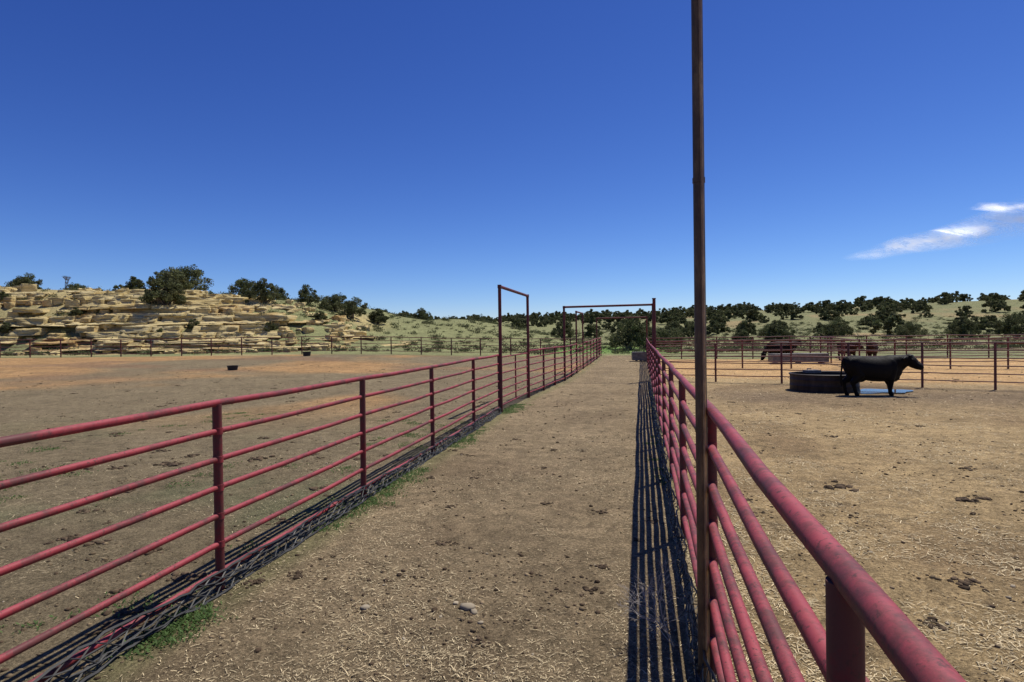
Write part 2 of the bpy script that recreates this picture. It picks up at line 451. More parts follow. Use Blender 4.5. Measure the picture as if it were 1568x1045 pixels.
def trough(name, cx, cy, l, w, h, rz):
    mb = MB(); z = Hs(cx, cy); t = .04
    c, s = math.cos(rz), math.sin(rz)
    def P(a, b): return (cx + a * c - b * s, cy + a * s + b * c)
    for (a, b, dl, dw) in ((0, w / 2, l, t), (0, -w / 2, l, t), (l / 2 - t / 2 - .001, 0, t, w - t), (-l / 2 + t / 2 + .001, 0, t, w - t)):
        q = P(a, b); mb.box((q[0], q[1], z + h / 2 + .06), (dl, dw, h - .05), rz)
    q = P(0, 0); mb.box((q[0], q[1], z + .12), (l - 2 * t - .01, w - t - .01, .04), rz)
    for b in (w / 2, -w / 2):
        mb.tube([(*P(-l / 2, b), z + h + .045), (*P(l / 2, b), z + h + .045)], .03, 8)
    for a in (-l / 2 + .3, 0, l / 2 - .3):
        q = P(a, 0); mb.box((q[0], q[1], z + .04), (.1, w * .9, .1), rz)
    return mb.obj(name, [M_galv])
trough("feed_trough", 10.8, 39.9, 3.4, .8, .55, 0.1)
trough("feed_trough", 1.15, 43.2, 1.2, .7, .6, 0.1)

mb = MB(); pts = []
for k in range(40):
    a = 2 * math.pi * k / 40; rr = 1 + .25 * math.sin(2 * a + 1) + .15 * math.sin(5 * a)
    pts.append((8.45 + .95 * rr * math.cos(a), 22.1 + .9 * rr * math.sin(a), Hs(8.45, 22.1) + .03))
mb.v = pts; mb.f = [tuple(range(40))]; mb.m = [0]; mb.obj("puddle", [M_water])

def tub(name, cx, cy, r, h):
    mb = MB(); z = Hs(cx, cy)
    S = 24; prof = [(r * .85, 0), (r, h * .9), (r * 1.07, h * .92), (r * 1.07, h), (r * .93, h), (r * .8, .06), (0.01, .05)]
    for (pr, pz) in prof:
        for k in range(S):
            a = 2 * math.pi * k / S; mb.v.append((cx + pr * math.cos(a), cy + pr * math.sin(a), z + pz))
    for i in range(len(prof) - 1):
        for k in range(S):
            k2 = (k + 1) % S; mb.f.append((i * S + k, i * S + k2, (i + 1) * S + k2, (i + 1) * S + k)); mb.m.append(0)
    return mb.obj(name, [M_rubber])
tub("rubber_feed_tub", -22.3, 30.4, .3, .26)
x0, y0 = XY(-16.6, 47.5); tub("rubber_feed_tub", x0, y0, .32, .35)

# ------------------------------------------------------------ cows
ICO3 = ico(4); ICO2 = ico(3)
def cow_mesh(name, head_yaw=0.0, graze=False, step=0.0, mat=None):
    VL = []; FL = []; cnt = [0]
    def add(P, r, c):
        VL.append(P[0] * np.array(r) + np.array(c)); FL.append(P[1] + cnt[0]); cnt[0] += len(P[0])
    def ell(c, r): add(ICO3, r, c)
    def chain(pts):
        for (p, r), (q, s) in zip(pts[:-1], pts[1:]):
            p = Vector(p); q = Vector(q); n = max(2, int((q - p).length / (min(r, s) * .2)))
            for i in range(n + 1):
                t = i / n; c = p.lerp(q, t); rr = r + (s - r) * t
                add(ICO2, (rr, rr, rr), c[:])
    sec = np.array([(-.90, 1.12, 1.00, .04), (-.875, 1.19, .84, .15), (-.81, 1.24, .70, .23), (-.68, 1.265, .62, .275), (-.52, 1.27, .56, .295), (-.32, 1.25, .50, .32),
                    (-.08, 1.235, .455, .355), (.14, 1.235, .445, .355), (.32, 1.25, .455, .325), (.48, 1.275, .48, .285), (.62, 1.26, .51, .23), (.73, 1.22, .57, .175), (.81, 1.12, .66, .11), (.84, 1.02, .78, .03)])
    xs = np.linspace(sec[0, 0], sec[-1, 0], 64)
    S = 40; A_ = np.linspace(0, 2 * np.pi, S, endpoint=False)
    tp = np.interp(xs, sec[:, 0], sec[:, 1]); bt = np.interp(xs, sec[:, 0], sec[:, 2]); hw = np.interp(xs, sec[:, 0], sec[:, 3])
    ca, sa = np.cos(A_), np.sin(A_)
    px = np.repeat(xs, S)
    wz = np.sign(sa) * np.abs(sa) ** .85; wy = np.sign(ca) * np.abs(ca) ** .85
    wy2 = wy * (1 - .22 * np.clip(sa, 0, 1) ** 2)
    py = (hw[:, None] * wy2[None]).ravel(); pz = (((tp + bt) / 2)[:, None] + ((tp - bt) / 2)[:, None] * wz[None]).ravel()
    LV_ = np.stack([px, py, pz], 1); fl = []
    for i in range(63):
        for k in range(S):
            a = i * S + k; b = i * S + (k + 1) % S; fl += [(a, b, b + S), (a, b + S, a + S)]
    c0 = len(LV_); LV_ = np.vstack([LV_, [[xs[0] - .01, 0, (tp[0] + bt[0]) / 2], [xs[-1] + .01, 0, (tp[-1] + bt[-1]) / 2]]])
    for k in range(S):
        fl.append((k, c0, (k + 1) % S)); fl.append((63 * S + k, 63 * S + (k + 1) % S, c0 + 1))
    VL.append(LV_); FL.append(np.array(fl)[:, ::-1]); cnt[0] += len(LV_)
    ell((.55, 0, .58), (.22, .14, .15))
    for s in (1, -1):
        ell((.45, s * .17, .90), (.17, .13, .28)); ell((-.62, s * .17, .96), (.2, .12, .25))
    if graze:
        chain([((.6, 0, 1.0), .24), ((.9, 0, .72), .16), ((1.05, 0, .48), .13)]); hp = Vector((1.08, 0, .45)); hd = Vector((.25, 0, -1)).normalized()
    else:
        hy = math.sin(head_yaw)
        chain([((.50, 0, 1.02), .25), ((.68, .03 * hy, 1.06), .215), ((.82, .08 * hy, 1.10), .18), ((.93, .13 * hy, 1.13), .155)]); hp = Vector((.98, .17 * hy, 1.165))
        chain([((.62, 0, .76), .14), ((.76, .05 * hy, .88), .12), ((.90, .12 * hy, 1.0), .09)])
        hd = Vector((math.cos(head_yaw) * .76, math.sin(head_yaw) * .76, -.65)).normalized()
    sd = hd.cross(Vector((0, 0, 1))).normalized(); up = sd.cross(hd)
    chain([(hp, .14), (hp + hd * .12, .135), (hp + hd * .25, .105), (hp + hd * .35, .105), (hp + hd * .40, .092)])
    chain([(hp + hd * .03 - up * .08, .12), (hp + hd * .18 - up * .10, .09), (hp + hd * .35 - up * .05, .075)])
    chain([(hp + up * .07 + sd * .06, .07), (hp + up * .07 - sd * .06, .07)])
    for s in (1, -1):
        e0 = hp + up * .02 + sd * s * .12 - hd * .03; e1 = e0 + sd * s * .23 - Vector((0, 0, .05)) - hd * .02
        chain([(e0, .034), (e0.lerp(e1, .5), .062), (e1, .026)])
        chain([(hp + hd * .12 + sd * s * .11 + up * .055, .032), (hp + hd * .15 + sd * s * .105 + up * .05, .03)])
    for s in (1, -1):
        f = step * s
        chain([((.46, s * .15, .83), .16), ((.43, s * .16, .60), .12), ((.47 + f * .5, s * .15, .40), .076), ((.48 + f * .7, s * .15, .35), .074), ((.48 + f, s * .15, .15), .054), ((.50 + f, s * .15, .09), .06), ((.53 + f, s * .15, .045), .065)])
        g_ = -step * s * 1.1
        chain([((-.64, s * .12, .94), .18), ((-.53 + g_ * .3, s * .15, .67), .16), ((-.66 + g_ * .5, s * .15, .51), .108), ((-.77 + g_ * .8, s * .14, .44), .074), ((-.74 + g_ * .9, s * .14, .34), .062), ((-.70 + g_, s * .14, .14), .054), ((-.68 + g_, s * .14, .09), .06), ((-.65 + g_, s * .14, .045), .065)])
    chain([((-.87, 0, 1.17), .045), ((-.95, 0, 1.04), .03), ((-.975, 0, .70), .026), ((-.98, .02, .58), .044), ((-.97, .02, .44), .048), ((-.96, .02, .30), .02)])
    ell((-.40, 0, .52), (.15, .12, .09))
    me = mkmesh(name, np.vstack(VL), np.vstack(FL), [], False, obj=False)
    o = bpy.data.objects.new(name + "_tmp", me); scene.collection.objects.link(o)
    r = o.modifiers.new("r", 'REMESH'); r.mode = 'VOXEL'; r.voxel_size = 0.016
    s_ = o.modifiers.new("s", 'SMOOTH'); s_.iterations = 6; s_.factor = 0.6
    dg = bpy.context.evaluated_depsgraph_get()
    m2 = bpy.data.meshes.new_from_object(o.evaluated_get(dg)); m2.name = name
    m2.materials.clear(); m2.materials.append(mat or M_hide)
    m2.polygons.foreach_set("use_smooth", [True] * len(m2.polygons))
    bpy.data.objects.remove(o)
    return m2
def put_cow(me, x, y, rz, s=1.0):
    o = bpy.data.objects.new("cow", me); scene.collection.objects.link(o)
    o.location = (x, y, Hs(x, y) - .01); o.rotation_euler = (0, 0, rz); o.scale = (s,) * 3
    return o
cm1 = cow_mesh("cow", -0.85, False, 0.08)
put_cow(cm1, 7.88, 20.75, math.radians(6), 1.03)
cm2 = cow_mesh("cow_b", 0.4, False, 0.04, M_hide2)
cm3 = cow_mesh("cow_c", 0.0, True, 0.05, M_hide)
put_cow(cm3, 10.7, 44.2, math.radians(190), 1.0)
put_cow(cm2, 12.0, 47.6, math.radians(10), 1.0)
put_cow(cm2, 14.9, 43.5, math.radians(-75), 1.0)
put_cow(cm2, 16.4, 43.4, math.radians(-115), 1.0)

# ------------------------------------------------------------ sandstone outcrop
def cube_grid(n):
    bm = bmesh.new(); bmesh.ops.create_cube(bm, size=2)
    bmesh.ops.subdivide_edges(bm, edges=bm.edges[:], cuts=n, use_grid_fill=True)
    V = np.array([v.co[:] for v in bm.verts]); F = np.array([[v.index for v in f.verts] for f in bm.faces]); bm.free(); return V, F
CV, CF = cube_grid(6)
nrm = np.linalg.norm(CV, axis=1, keepdims=True)
CVr = CV * 0.975 + CV / nrm * 0.035
VV = []; FF = []; off = 0
z = 0.7; layer = 0
while z < 9.4:
    th = random.choice((random.uniform(0.16, 0.3), random.uniform(0.18, 0.36), random.uniform(0.4, 0.7)))
    Lc = -125.0
    lay_set = random.uniform(-.8, .8)
    while Lc < -15.5:
        w = random.uniform(0.8, 3.6) * (1.0 if random.random() < .8 else 1.8)
        Lm = Lc + w / 2
        top = float(bluff_top(Lm)) + 0.25
        vis = z + th < top
        gapn = float(noise3(Lm / 7, z / 1.8, 0.5, 77))
        p_skip = 0.06 + (0.6 if gapn > 0.32 else 0)
        if Lm < -48 and z < 6.2: p_skip = 0.72
        if vis and random.random() > p_skip:
            ts = np.linspace(0, 1, 60); pr = .35 * sm(ts) + .65 * ts * (2 - ts)
            hz = 0.85 + (top - .8) * pr
            zq = z + .3 * float(noise3(Lm / 11, 0, 0, 78))
            Dd = 58 + 14 * float(np.interp(zq + th * .5, hz, ts))
            dep = random.uniform(2.0, 3.4)
            jit = lay_set + float(noise3(Lm / 5, z * 1.3, 0, 88)) * 1.2 + random.uniform(-.2, .2)
            cD = Dd - .6 + jit * .6 + dep / 2
            P = CVr * np.array([w * .51, dep / 2, th * .54])
            tl = random.uniform(-.035, .035); P[:, 2] += P[:, 0] * tl
            fr = np.clip(-P[:, 1] / (dep / 2), 0, 1)
            P[:, 1] += fr * (P[:, 2] / th) * random.uniform(.15, .6)
            rz = math.radians(random.uniform(-12, 12)) ; cr, sr = math.cos(rz), math.sin(rz)
            a_ = P[:, 0] * cr - P[:, 1] * sr + Lm; b_ = P[:, 0] * sr + P[:, 1] * cr + cD
            zz = P[:, 2] + zq + th / 2
            X_, Y_ = XY(a_, b_)
            X0_, Y0_, z0_ = X_.copy(), Y_.copy(), zz.copy()
            X_ = X_ + .07 * noise3(X0_ * 2.6, Y0_ * 2.6, z0_ * 3.5, 5)
            Y_ = Y_ + .24 * noise3(X0_ * 1.1, Y0_ * 1.1, z0_ * 4.5, 6) + .12 * noise3(X0_ * 4, Y0_ * 4, z0_ * 9, 8)
            zz = zz + .04 * noise3(X0_ * 2.5, Y0_ * 2.5, z0_ * 2.0, 7)
            VV.append(np.stack([X_, Y_, zz], 1)); FF.append(CF + off); off += len(CV)
        Lc += w * random.uniform(.95, 1.02)
    z += th * random.uniform(.85, 1.0); layer += 1
for _ in range(520):
    Lm = random.uniform(-100, -16); Dd = random.uniform(55.5, 71)
    s0 = random.uniform(.12, .5) * (1.8 if random.random() < .08 else 1)
    X0, Y0 = XY(Lm, Dd); z0 = Hs(X0, Y0)
    P = CVr * np.array([s0 * random.uniform(.7, 1.3), s0, s0 * random.uniform(.4, .8)])
    rz = random.uniform(0, 6.28); cr, sr = math.cos(rz), math.sin(rz)
    X_ = P[:, 0] * cr - P[:, 1] * sr + X0; Y_ = P[:, 0] * sr + P[:, 1] * cr + Y0; zz = P[:, 2] + z0 + s0 * .2
    X_ = X_ + .12 * noise3(X_ * 3, Y_ * 3, zz * 3, 15); zz = zz + .1 * noise3(X_ * 3, Y_ * 3, zz * 3, 16)
    VV.append(np.stack([X_, Y_, zz], 1)); FF.append(CF + off); off += len(CV)
outcrop = mkmesh("sandstone_outcrop", np.vstack(VV), np.vstack(FF), [M_rock], False)

# ------------------------------------------------------------ junipers
def juniper(seed, R=2.2, Ht=3.6, nc=70, nl=110, leaf=0.13, trunk=True):
    r = np.random.default_rng(seed)
    Vs = []; Cs = []
    ph = r.uniform(0, 6.28, 4)
    cents = []
    for i in range(nc):
        a = r.uniform(0, 2 * np.pi)
        lob = 1 + .18 * np.sin(2 * a + ph[0]) + .14 * np.sin(3 * a + ph[1]) + .1 * np.sin(5 * a + ph[2])
        q = np.sqrt(r.uniform(0, 1))
        rr = q * R * .86 * lob
        zt = Ht * (1 - .08 * lob) * np.sqrt(max(.02, 1 - (q * .93) ** 2.4)) * (1 + .1 * np.sin(a * 2 + ph[3]))
        zb = Ht * .10 + .06 * Ht * (1 - q)
        zz = zb + (zt - zb) * r.uniform(0, 1) ** .7
        cents.append((rr * np.cos(a), rr * np.sin(a), zz))
    cents = np.array(cents)
    for cc in cents:
        cr = r.uniform(.13, .25) * R
        d = r.normal(size=(nl, 3)); d /= np.linalg.norm(d, axis=1, keepdims=True)
        rad = cr * r.uniform(.25, 1, (nl, 1)) ** .5
        p = cc + d * rad * np.array([1, 1, .85])
        p[:, 2] = np.maximum(p[:, 2], .08)
        u = r.normal(size=(nl, 3)); u /= np.linalg.norm(u, axis=1, keepdims=True)
        v = np.cross(u, d + r.normal(size=(nl, 3)) * .6); v /= np.linalg.norm(v, axis=1, keepdims=True) + 1e-6
        s = leaf * r.uniform(.6, 1.4, (nl, 1))
        tri = np.stack([p - u * s * .7 - v * s * .35, p + u * s * .7 - v * s * .3, p + v * s * .75], 1)
        Vs.append(tri.reshape(-1, 3))
        b = r.uniform(.7, 1.3); tone = r.uniform(0, 1)
        col = np.array([.095, .112, .046]) * (1 - tone) + np.array([.12, .12, .055]) * tone
        cl = col * b * r.uniform(.7, 1.35, (nl, 1))
        Cs.append(np.repeat(cl, 3, axis=0))
    V = np.vstack(Vs); C = np.vstack(Cs); F = np.arange(len(V)).reshape(-1, 3); mi = np.zeros(len(F), int)
    if trunk:
        mb = MB()
        for i in range(7):
            cc = Vector(cents[r.integers(0, nc)]) ; cc.z = max(cc.z, Ht * .4)
            m1 = Vector((cc.x * .25, cc.y * .25, cc.z * .35)); m2 = Vector((cc.x * .65, cc.y * .6, cc.z * .7))
            mb.tube([(r.uniform(-.08, .08), r.uniform(-.08, .08), -.2), m1, m2, cc], [.05 * R, .035 * R, .02 * R, .006 * R], 6, False)
        tv = np.array(mb.v); tf = np.array(mb.f)
        t3 = np.vstack([tf[:, [0, 1, 2]], tf[:, [0, 2, 3]]]) + len(V)
        V = np.vstack([V, tv]); C = np.vstack([C, np.full((len(tv), 3), .1)]); F = np.vstack([F, t3]); mi = np.concatenate([mi, np.ones(len(t3), int)])
    return V, F, C, mi
protos = []
for i, (R, Ht) in enumerate([(2.3, 3.4), (2.0, 3.5), (2.7, 3.2), (1.8, 2.9), (2.4, 3.9)]):
    V, F, C, mi = juniper(100 + i, R, Ht, 62, 100, .12)
    protos.append(mkmesh("juniper_tree_mesh", V, F, [M_leaf, M_bark], False, C, mi, obj=False))
def tree(L, D, k, s, dz=0.0):
    x, y = XY(L, D)
    o = bpy.data.objects.new("juniper_tree", protos[k]); scene.collection.objects.link(o)
    o.location = (x, y, Hs(x, y) - .1 + dz); o.rotation_euler = (0, 0, random.uniform(0, 6.28)); o.scale = (s, s, s * random.uniform(.9, 1.1))
for (L_, D_, k, s) in [(-38.5, 65.5, 1, 1.2), (-41, 74, 2, 1.25), (-44.5, 76, 0, 1.0), (-48, 75, 3, .8), (-28.8, 68.5, 1, .85), (-25.5, 74, 4, .7),
                       (-22.5, 75, 2, .85), (-19.7, 73, 0, .8), (-17.3, 76, 3, .75), (-34, 75, 3, .5), (-59.5, 72, 3, .5), (-66, 80, 0, .8),
                       (-62, 84, 2, .65), (-70, 76, 1, .6), (-56, 84, 3, .6), (-21.8, 67, 3, .45), (-31, 78, 0, .6), (-36, 80, 2, .9), (-50.5, 78, 3, .55), (-68, 82, 2, .8),
                       (-52.5, 61, 3, .4), (-47, 63.5, 3, .45), (-33.5, 62, 3, .4), (-57, 66, 3, .45), (-36.2, 60.5, 3, .35), (-25.5, 62, 3, .4), (-62, 64, 3, .3), (-44, 69, 3, .35),
                       (-14, 92, 0, .6), (-6.5, 112, 2, .9), (-9, 140, 1, 1.1)]:
    tree(L_, D_, k, s)
for (L_, D_, k, s) in [(13.2, 66, 4, 1.1), (15.2, 68, 0, .95), (19, 74, 2, .9), (8, 92, 1, 1.0), (24, 88, 0, .9), (30.5, 78, 3, .8), (37, 82, 1, 1.0), (43, 96, 2, 1.0),
                       (50, 92, 0, 1.0), (56, 100, 4, .95), (61, 90, 2, .9), (66, 86, 1, 1.0), (72, 84, 0, 1.15), (78, 88, 2, 1.1), (45, 112, 3, 1.1), (33, 108, 4, .9), (26, 120, 0, 1.0)]:
    tree(L_, D_, k, s)
mb = MB()
def branch(p, d, l, r, depth):
    q = p + d * l; mb.tube([p, p.lerp(q, .5) + Vector((random.uniform(-.05, .05),) * 3) * l, q], [r, r * .8, r * .6], 5, False)
    if depth:
        for _ in range(3):
            nd = (d + Vector((random.uniform(-.8, .8), random.uniform(-.8, .8), random.uniform(-.1, .6)))).normalized(); branch(q, nd, l * .68, r * .58, depth - 1)
x0, y0 = XY(-54.5, 72); 
for _ in range(3): branch(Vector((x0, y0, Hs(x0, y0))), Vector((random.uniform(-.4, .4), 0, 1)).normalized(), .75, .05, 3)
mb.obj("dead_tree", [M_bark])

# distant mass of junipers
lo = [juniper(300 + i, 2.3, 3.6, 34, 56, .25, False) for i in range(6)]
Vs = []; Fs = []; Cs = []; off = 0; cnt = 0; tries = 0; placed = []
while cnt < 760 and tries < 26000:
    tries += 1
    D_ = random.uniform(100, 330); L_ = random.uniform(-0.9, 1.15) * D_
    Dc = 300 - .55 * max(0, min(200, L_)); 
    if D_ > Dc + 30: continue
    frac = (D_ - 80) / (Dc - 80)
    if L_ / D_ < 0.12:
        if D_ < 150: continue
        pr = max(0.05, frac) ** 1.5
    else: pr = 0.13 + 0.85 * max(0, frac) ** 2.6
    x, y = XY(L_, D_)
    if float(noise3(x / 18, y / 18, 0, 55)) < -.2 and frac < .75: pr *= .2
    if random.random() > pr: continue
    if any((x - a_) ** 2 + (y - b_) ** 2 < 30 for a_, b_ in placed): continue
    placed.append((x, y))
    V, F, C, mi = lo[random.randrange(6)]
    s = random.uniform(.6, 1.3); a = random.uniform(0, 6.28); c_, s_ = math.cos(a), math.sin(a)
    P = np.stack([(V[:, 0] * c_ - V[:, 1] * s_) * s + x, (V[:, 0] * s_ + V[:, 1] * c_) * s + y, V[:, 2] * s * random.uniform(.75, 1.05) + Hs(x, y) - .3], 1)
    Vs.append(P); Fs.append(F + off); Cs.append(C * random.uniform(.8, 1.15)); off += len(V); cnt += 1
mkmesh("distant_juniper_woodland", np.vstack(Vs), np.vstack(Fs), [M_leaf], False, np.vstack(Cs))

# scrub brush on slopes
def clump(seed, n=50, leaf=.09):
    r = np.random.default_rng(seed); p = r.normal(size=(n, 3)) * np.array([.28, .28, .16]); p[:, 2] = np.abs(p[:, 2]) + .03
    u = r.normal(size=(n, 3)); u /= np.linalg.norm(u, axis=1, keepdims=True); v = np.cross(u, r.normal(size=(n, 3))); v /= np.linalg.norm(v, axis=1, keepdims=True)
    return np.stack([p - u * leaf, p + u * leaf, p + v * leaf], 1).reshape(-1, 3), np.arange(n * 3).reshape(-1, 3)
PV, PF = clump(1)
N = 3600
D_ = rng.uniform(54, 150, N); L_ = rng.uniform(-1, 1, N) * D_
x, y = XY(L_, D_); z = H(x, y)
b = rng.uniform(.6, 1.3, (N, 1)); tone = rng.uniform(0, 1, (N, 1))
scatter("scrub_brush", PV, PF, np.stack([x, y, z], 1), rng.uniform(0, 6.28, N), np.zeros(N), rng.uniform(.4, 1.5, (N, 1)) * np.ones((1, 3)),
        (np.array([[.09, .11, .045]]) * tone + np.array([[.16, .155, .08]]) * (1 - tone)) * b, M_leaf)

# ------------------------------------------------------------ ground litter
def where(n, rmin, rmax, amin=-58, amax=42):
    r = np.exp(rng.uniform(np.log(rmin), np.log(rmax), n)); a = np.radians(rng.uniform(amin, amax, n))
    return r * np.sin(a), r * np.cos(a), r
x, y, r = where(330000, 2.2, 34)
side = np.where(x > xr(y), 1.0, np.where(x > xl(y), 0.5, 0.25))
dens = side * np.clip(.38 + 2.0 * fbm(x / .9, y / .9, 91, 4), .03, 1)
m = (rng.uniform(0, 1, len(x)) < dens) & ~((x > xr(y)) & (y > 17) & (y < 24) & (rng.uniform(0, 1, len(x)) < .7))
x, y, r = x[m], y[m], r[m]; N = len(x)
SV = np.array([[-.5, -.5, 0], [0, -.5, .08], [.5, -.5, 0], [.5, .5, 0], [0, .5, .08], [-.5, .5, 0]], float); SF = np.array([[0, 1, 4, 5], [1, 2, 3, 4]])
big = np.where(x > xr(y), 1.15, .72)
ln = rng.gamma(1.6, .014, N).clip(.005, .09) * (1 + r / 22) * big; wd = rng.uniform(.0013, .0034, N) * (1 + r / 6) * (.5 + .5 * big)
b = rng.uniform(.4, 1.25, (N, 1))
scatter("straw_litter", SV, SF, np.stack([x, y, H(x, y) + .004 + rng.uniform(0, .007, N)], 1), rng.uniform(0, 6.28, N), rng.uniform(-.2, .2, N),
        np.stack([ln, wd, ln * .5], 1), np.array([[.62, .50, .30]]) * b, M_straw)
# clods
PV, PF = ico(1); PV = PV * (1 + .25 * np.array([noise3(v[0] * 2, v[1] * 2, v[2] * 2, 3) for v in PV]))[:, None]
x, y, r = where(60000, 2.3, 42)
m = rng.uniform(0, 1, len(x)) < np.clip(.35 + 1.6 * fbm(x / 1.2, y / 1.2, 95, 4), .05, 1)
x, y, r = x[m], y[m], r[m]; N = len(x)
s = rng.gamma(1.4, .0040, N).clip(.002, .024) * (1 + r / 40)
b = rng.uniform(.6, 1.4, (N, 1)); dark = (rng.uniform(0, 1, (N, 1)) < .5)
cc = np.where(dark, np.array([[.08, .055, .034]]), np.array([[.21, .155, .09]])) * b
scatter("dirt_clods", PV, PF, np.stack([x, y, H(x, y) + s * .1], 1), rng.uniform(0, 6.28, N), rng.uniform(-.3, .3, N), np.stack([s * 1.2, s, s * .6], 1), cc, M_clod)
# dung pats : each a cluster of crumbled lumps
PV, PF = ico(2); PV = PV * (1 + .4 * np.array([noise3(v[0] * 2.3, v[1] * 2.3, v[2] * 2.3, 8) for v in PV]))[:, None]
known = [(-.3, 7.0, .1), (2.82, 8.6, .17), (2.78, 5.47, .12), (-.29, 4.83, .07), (-8.9, 7.9, .22), (-7.6, 8.6, .2), (-6.3, 9.2, .18), (-1.0, 3.9, .07), (4.4, 8.3, .1), (-1.3, 10.6, .07), (.1, 6.1, .05), (-1.7, 5.7, .05)]
x, y, r = where(330, 5, 46); s = rng.uniform(.04, .12, len(x))
mm_ = (x < xl(y)) | (rng.uniform(0, 1, len(x)) < .4); x, y, s = x[mm_], y[mm_], s[mm_]
x = np.concatenate([[k[0] for k in known], x]); y = np.concatenate([[k[1] for k in known], y]); s = np.concatenate([[k[2] for k in known], s])
inal = (x > xl(y) - .3) & (x < xr(y) + .4); s = np.where(inal, np.minimum(s, .075), s)
K = 16
xx = np.repeat(x, K) + rng.normal(size=len(x) * K) * np.repeat(s, K) * .55; yy = np.repeat(y, K) + rng.normal(size=len(x) * K) * np.repeat(s, K) * .5
ss = np.repeat(s, K) * rng.uniform(.1, .42, len(xx)); N = len(xx)
scatter("dung_piles", PV, PF, np.stack([xx, yy, H(xx, yy) + ss * .1], 1), rng.uniform(0, 6.28, N), rng.uniform(-.3, .3, N), np.stack([ss, ss * .8, ss * .4], 1),
        np.array([[.085, .060, .038]]) * rng.uniform(.5, 1.6, (N, 1)), M_clod, False)
# stones
PV, PF = ico(2); PV = PV * (1 + .35 * np.array([noise3(v[0] * 1.6, v[1] * 1.6, v[2] * 1.6, 18) for v in PV]))[:, None]
known = [(-2.0, 4.25, .036), (-1.21, 4.36, .055), (-1.14, 4.3, .03), (-1.32, 4.42, .025)]
x, y, r = where(300, 2.5, 30); s = rng.gamma(1.6, .005, len(x)).clip(.003, .022)
x = np.concatenate([[k[0] for k in known], x]); y = np.concatenate([[k[1] for k in known], y]); s = np.concatenate([[k[2] for k in known], s]); N = len(x)
scatter("pale_stones", PV, PF, np.stack([x, y, H(x, y) + s * .15], 1), rng.uniform(0, 6.28, N), rng.uniform(-.3, .3, N), np.stack([s * 1.2, s * .9, s * .5], 1),
        np.array([[.36, .30, .21]]) * rng.uniform(.6, 1.1, (N, 1)), M_stone)
# green weeds
cx = []; 
for i in range(300):
    yy = 2.6 + 15 * random.random() ** 1.4
    if float(noise3(yy * 1.1, 0, 0, 66)) > -.25: cx.append((float(xl(yy)) + abs(random.gauss(.10, .15)), yy, random.uniform(.035, .09)))
for i in range(260):
    yy = random.uniform(3.0, 15); xx = -3.5 - 8 * random.random() ** 1.3
    if float(noise3(xx * .7, yy * .7, 0, 67)) > .0: cx.append((xx, yy, random.uniform(.05, .14)))
for i in range(40):
    yy = random.uniform(7, 22); cx.append((xr(yy) + random.gauss(0, .1), yy, random.uniform(.04, .1)))
pos = []; sc = []
for (a, b_, w) in cx:
    n = int(75 * w / .1)
    q = rng.normal(size=(n, 2)) * w
    pos.append(np.stack([a + q[:, 0], b_ + q[:, 1]], 1))
pos = np.vstack(pos); N = len(pos)
LV = np.array([[-.1, -.5, 0], [.1, -.5, 0], [.5, 0.1, .5], [.0, .6, .95], [-.5, .1, .5]], float)
LF3 = np.array([[0, 1, 2], [0, 2, 4], [4, 2, 3]])
s = rng.uniform(.010, .030, N)
scatter("green_weeds", LV, LF3, np.stack([pos[:, 0], pos[:, 1], H(pos[:, 0], pos[:, 1]) + .002], 1), rng.uniform(0, 6.28, N), rng.uniform(-.7, .7, N),
        np.stack([s * .6, s, s], 1), np.array([[.095, .155, .045]]) * rng.uniform(.6, 1.4, (N, 1)), M_weed)

# dry weed by the pole
mb = MB()
def twig(p, d, l, r, depth):
    q = p + d * l; mb.tube([p, p.lerp(q, .5) + Vector((random.uniform(-1, 1), random.uniform(-1, 1), random.uniform(-1, 1))) * l * .08, q], [r, r * .85, r * .7], 4, False)
    if depth:
        for _ in range(random.choice((2, 3))):
            nd = (d + Vector((random.uniform(-.9, .9), random.uniform(-.9, .9), random.uniform(-.5, .5)))).normalized(); twig(q, nd, l * random.uniform(.6, .85), r * .72, depth - 1)
for _ in range(5):
    twig(Vector((.30, 4.0, .02)), Vector((random.uniform(-1.1, -.1), random.uniform(-.5, .9), random.uniform(.6, 1.2))).normalized(), .18, .0036, 4)
mb.obj("dry_weed", [M_twig])

# ------------------------------------------------------------ cloud
t = NT("cloud_vapour")
uvn = t.attr("Col"); sx = t.n.new("ShaderNodeSeparateColor"); t.link(uvn, sx.inputs[0])
nz = t.noise(0.010, 8, 0.62, t.mapping((1, 1, 2.2)), dist=.5)
ma = t.n.new("ShaderNodeMath"); ma.operation = 'MULTIPLY_ADD'; t.link(nz, ma.inputs[0]); ma.inputs[1].default_value = 1.7; ma.inputs[2].default_value = -.52
mm = t.n.new("ShaderNodeMath"); mm.operation = 'MULTIPLY'; t.link(ma.outputs[0], mm.inputs[0]); t.link(sx.outputs[0], mm.inputs[1]); mm.use_clamp = True
df = t.n.new("ShaderNodeBsdfDiffuse"); df.inputs[0].default_value = (.9, .9, .9, 1)
tl = t.n.new("ShaderNodeBsdfTranslucent"); tl.inputs[0].default_value = (.95, .95, .95, 1)
ad = t.n.new("ShaderNodeAddShader"); t.link(df.outputs[0], ad.inputs[0]); t.link(tl.outputs[0], ad.inputs[1])
tp = t.n.new("ShaderNodeBsdfTransparent"); mx = t.n.new("ShaderNodeMixShader")
t.link(mm.outputs[0], mx.inputs[0]); t.link(tp.outputs[0], mx.inputs[1]); t.link(ad.outputs[0], mx.inputs[2]); t.link(mx.outputs[0], t.out.inputs[0])
M_cloud = t.mat
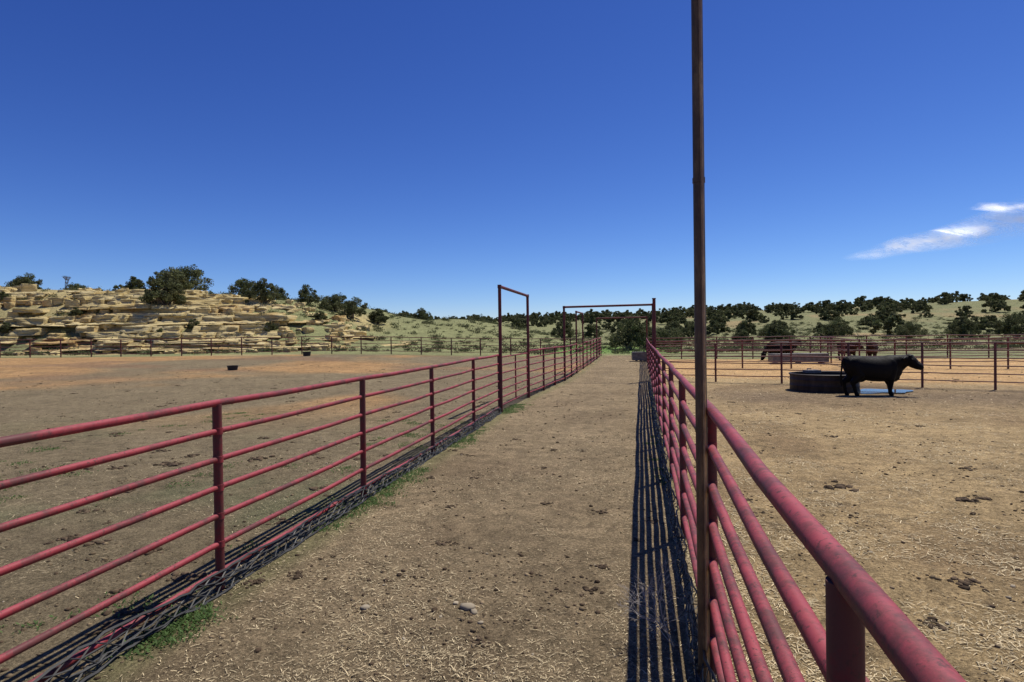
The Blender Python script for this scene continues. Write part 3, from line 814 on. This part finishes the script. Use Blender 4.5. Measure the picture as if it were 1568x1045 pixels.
strips = [[(1130, 245, 10), (1230, 262, 24), (1330, 290, 36), (1440, 305, 40), (1560, 330, 54), (1680, 362, 66), (1800, 395, 80), (2000, 450, 90)],
          [(1440, 340, 6), (1500, 336, 18), (1580, 332, 26), (1660, 345, 22)],
          [(1590, 412, 8), (1640, 422, 24), (1720, 418, 28), (1800, 430, 14)]]
Vs = []; Fs = []; Cs = []; off = 0
for si, st in enumerate(strips):
    n = 60; m_ = 12; xs = np.linspace(st[0][0], st[-1][0], n)
    zc = np.interp(xs, [q[0] for q in st], [q[1] for q in st]); hw = np.interp(xs, [q[0] for q in st], [q[2] for q in st])
    for j in range(m_ + 1):
        tt = j / m_ * 2 - 1
        X_, Y_ = XY(xs, np.full(n, 2000.0 + si * 15 + 30 * tt))
        Vs.append(np.stack([X_, Y_, zc + hw * tt], 1))
        e = np.clip(1 - abs(tt), 0, 1) * np.clip(np.minimum(np.arange(n), 60) / 12, 0, 1) * (np.clip((n - 1 - np.arange(n)) / 12, 0, 1) if si else 1) * 2.0
        Cs.append(np.stack([e, e, e], 1))
    for j in range(m_):
        for i in range(n - 1):
            a = off + j * n + i; Fs.append((a, a + 1, a + n + 1, a + n))
    off += n * (m_ + 1)
mkmesh("wispy_cloud", np.vstack(Vs), np.array(Fs), [M_cloud], True, np.vstack(Cs))

# ------------------------------------------------------------ light, sky, camera
sv = Vector((.315, .38, 1)).normalized()
sun = bpy.data.lights.new("sun", 'SUN'); sun.energy = 5.0; sun.angle = math.radians(.53); sun.color = (1, .955, .87)
so = bpy.data.objects.new("sun", sun); scene.collection.objects.link(so); so.rotation_euler = sv.to_track_quat('Z', 'Y').to_euler(); so.location = (20, 20, 60)
w = bpy.data.worlds.new("World"); scene.world = w; w.use_nodes = True
nt = w.node_tree; bg = nt.nodes["Background"]; sky = nt.nodes.new("ShaderNodeTexSky"); sky.sky_type = 'NISHITA'; sky.sun_disc = False
sky.sun_elevation = math.asin(sv.z); sky.sun_rotation = math.atan2(sv.x, sv.y); sky.altitude = 2000; sky.air_density = 1.0; sky.dust_density = 0.3; sky.ozone_density = 3.0
sep = nt.nodes.new("ShaderNodeSeparateColor"); cmb = nt.nodes.new("ShaderNodeCombineColor")
nt.links.new(sky.outputs[0], sep.inputs[0])
for i, (pw, k) in enumerate([(1.6, .345), (1.46, .445), (1.12, 1.10)]):
    a = nt.nodes.new("ShaderNodeMath"); a.operation = 'POWER'; a.inputs[1].default_value = pw
    b = nt.nodes.new("ShaderNodeMath"); b.operation = 'MULTIPLY'; b.inputs[1].default_value = k
    nt.links.new(sep.outputs[i], a.inputs[0]); nt.links.new(a.outputs[0], b.inputs[0]); nt.links.new(b.outputs[0], cmb.inputs[i])
nt.links.new(cmb.outputs[0], bg.inputs[0]); bg.inputs[1].default_value = 0.082

cam = bpy.data.cameras.new("camera"); cam.sensor_width = 36; cam.lens = 20.66; cam.clip_end = 6000; cam.clip_start = .05
co = bpy.data.objects.new("camera", cam); scene.collection.objects.link(co)
co.matrix_world = Matrix.Translation((0, 0, 2.1)) @ Matrix.Rotation(math.radians(10.8), 4, 'Z') @ Matrix.Rotation(math.radians(90 - .55), 4, 'X') @ Matrix.Rotation(math.radians(-.8), 4, 'Z')
scene.camera = co
scene.view_settings.view_transform = 'Standard'; scene.view_settings.look = 'None'; scene.view_settings.exposure = 0
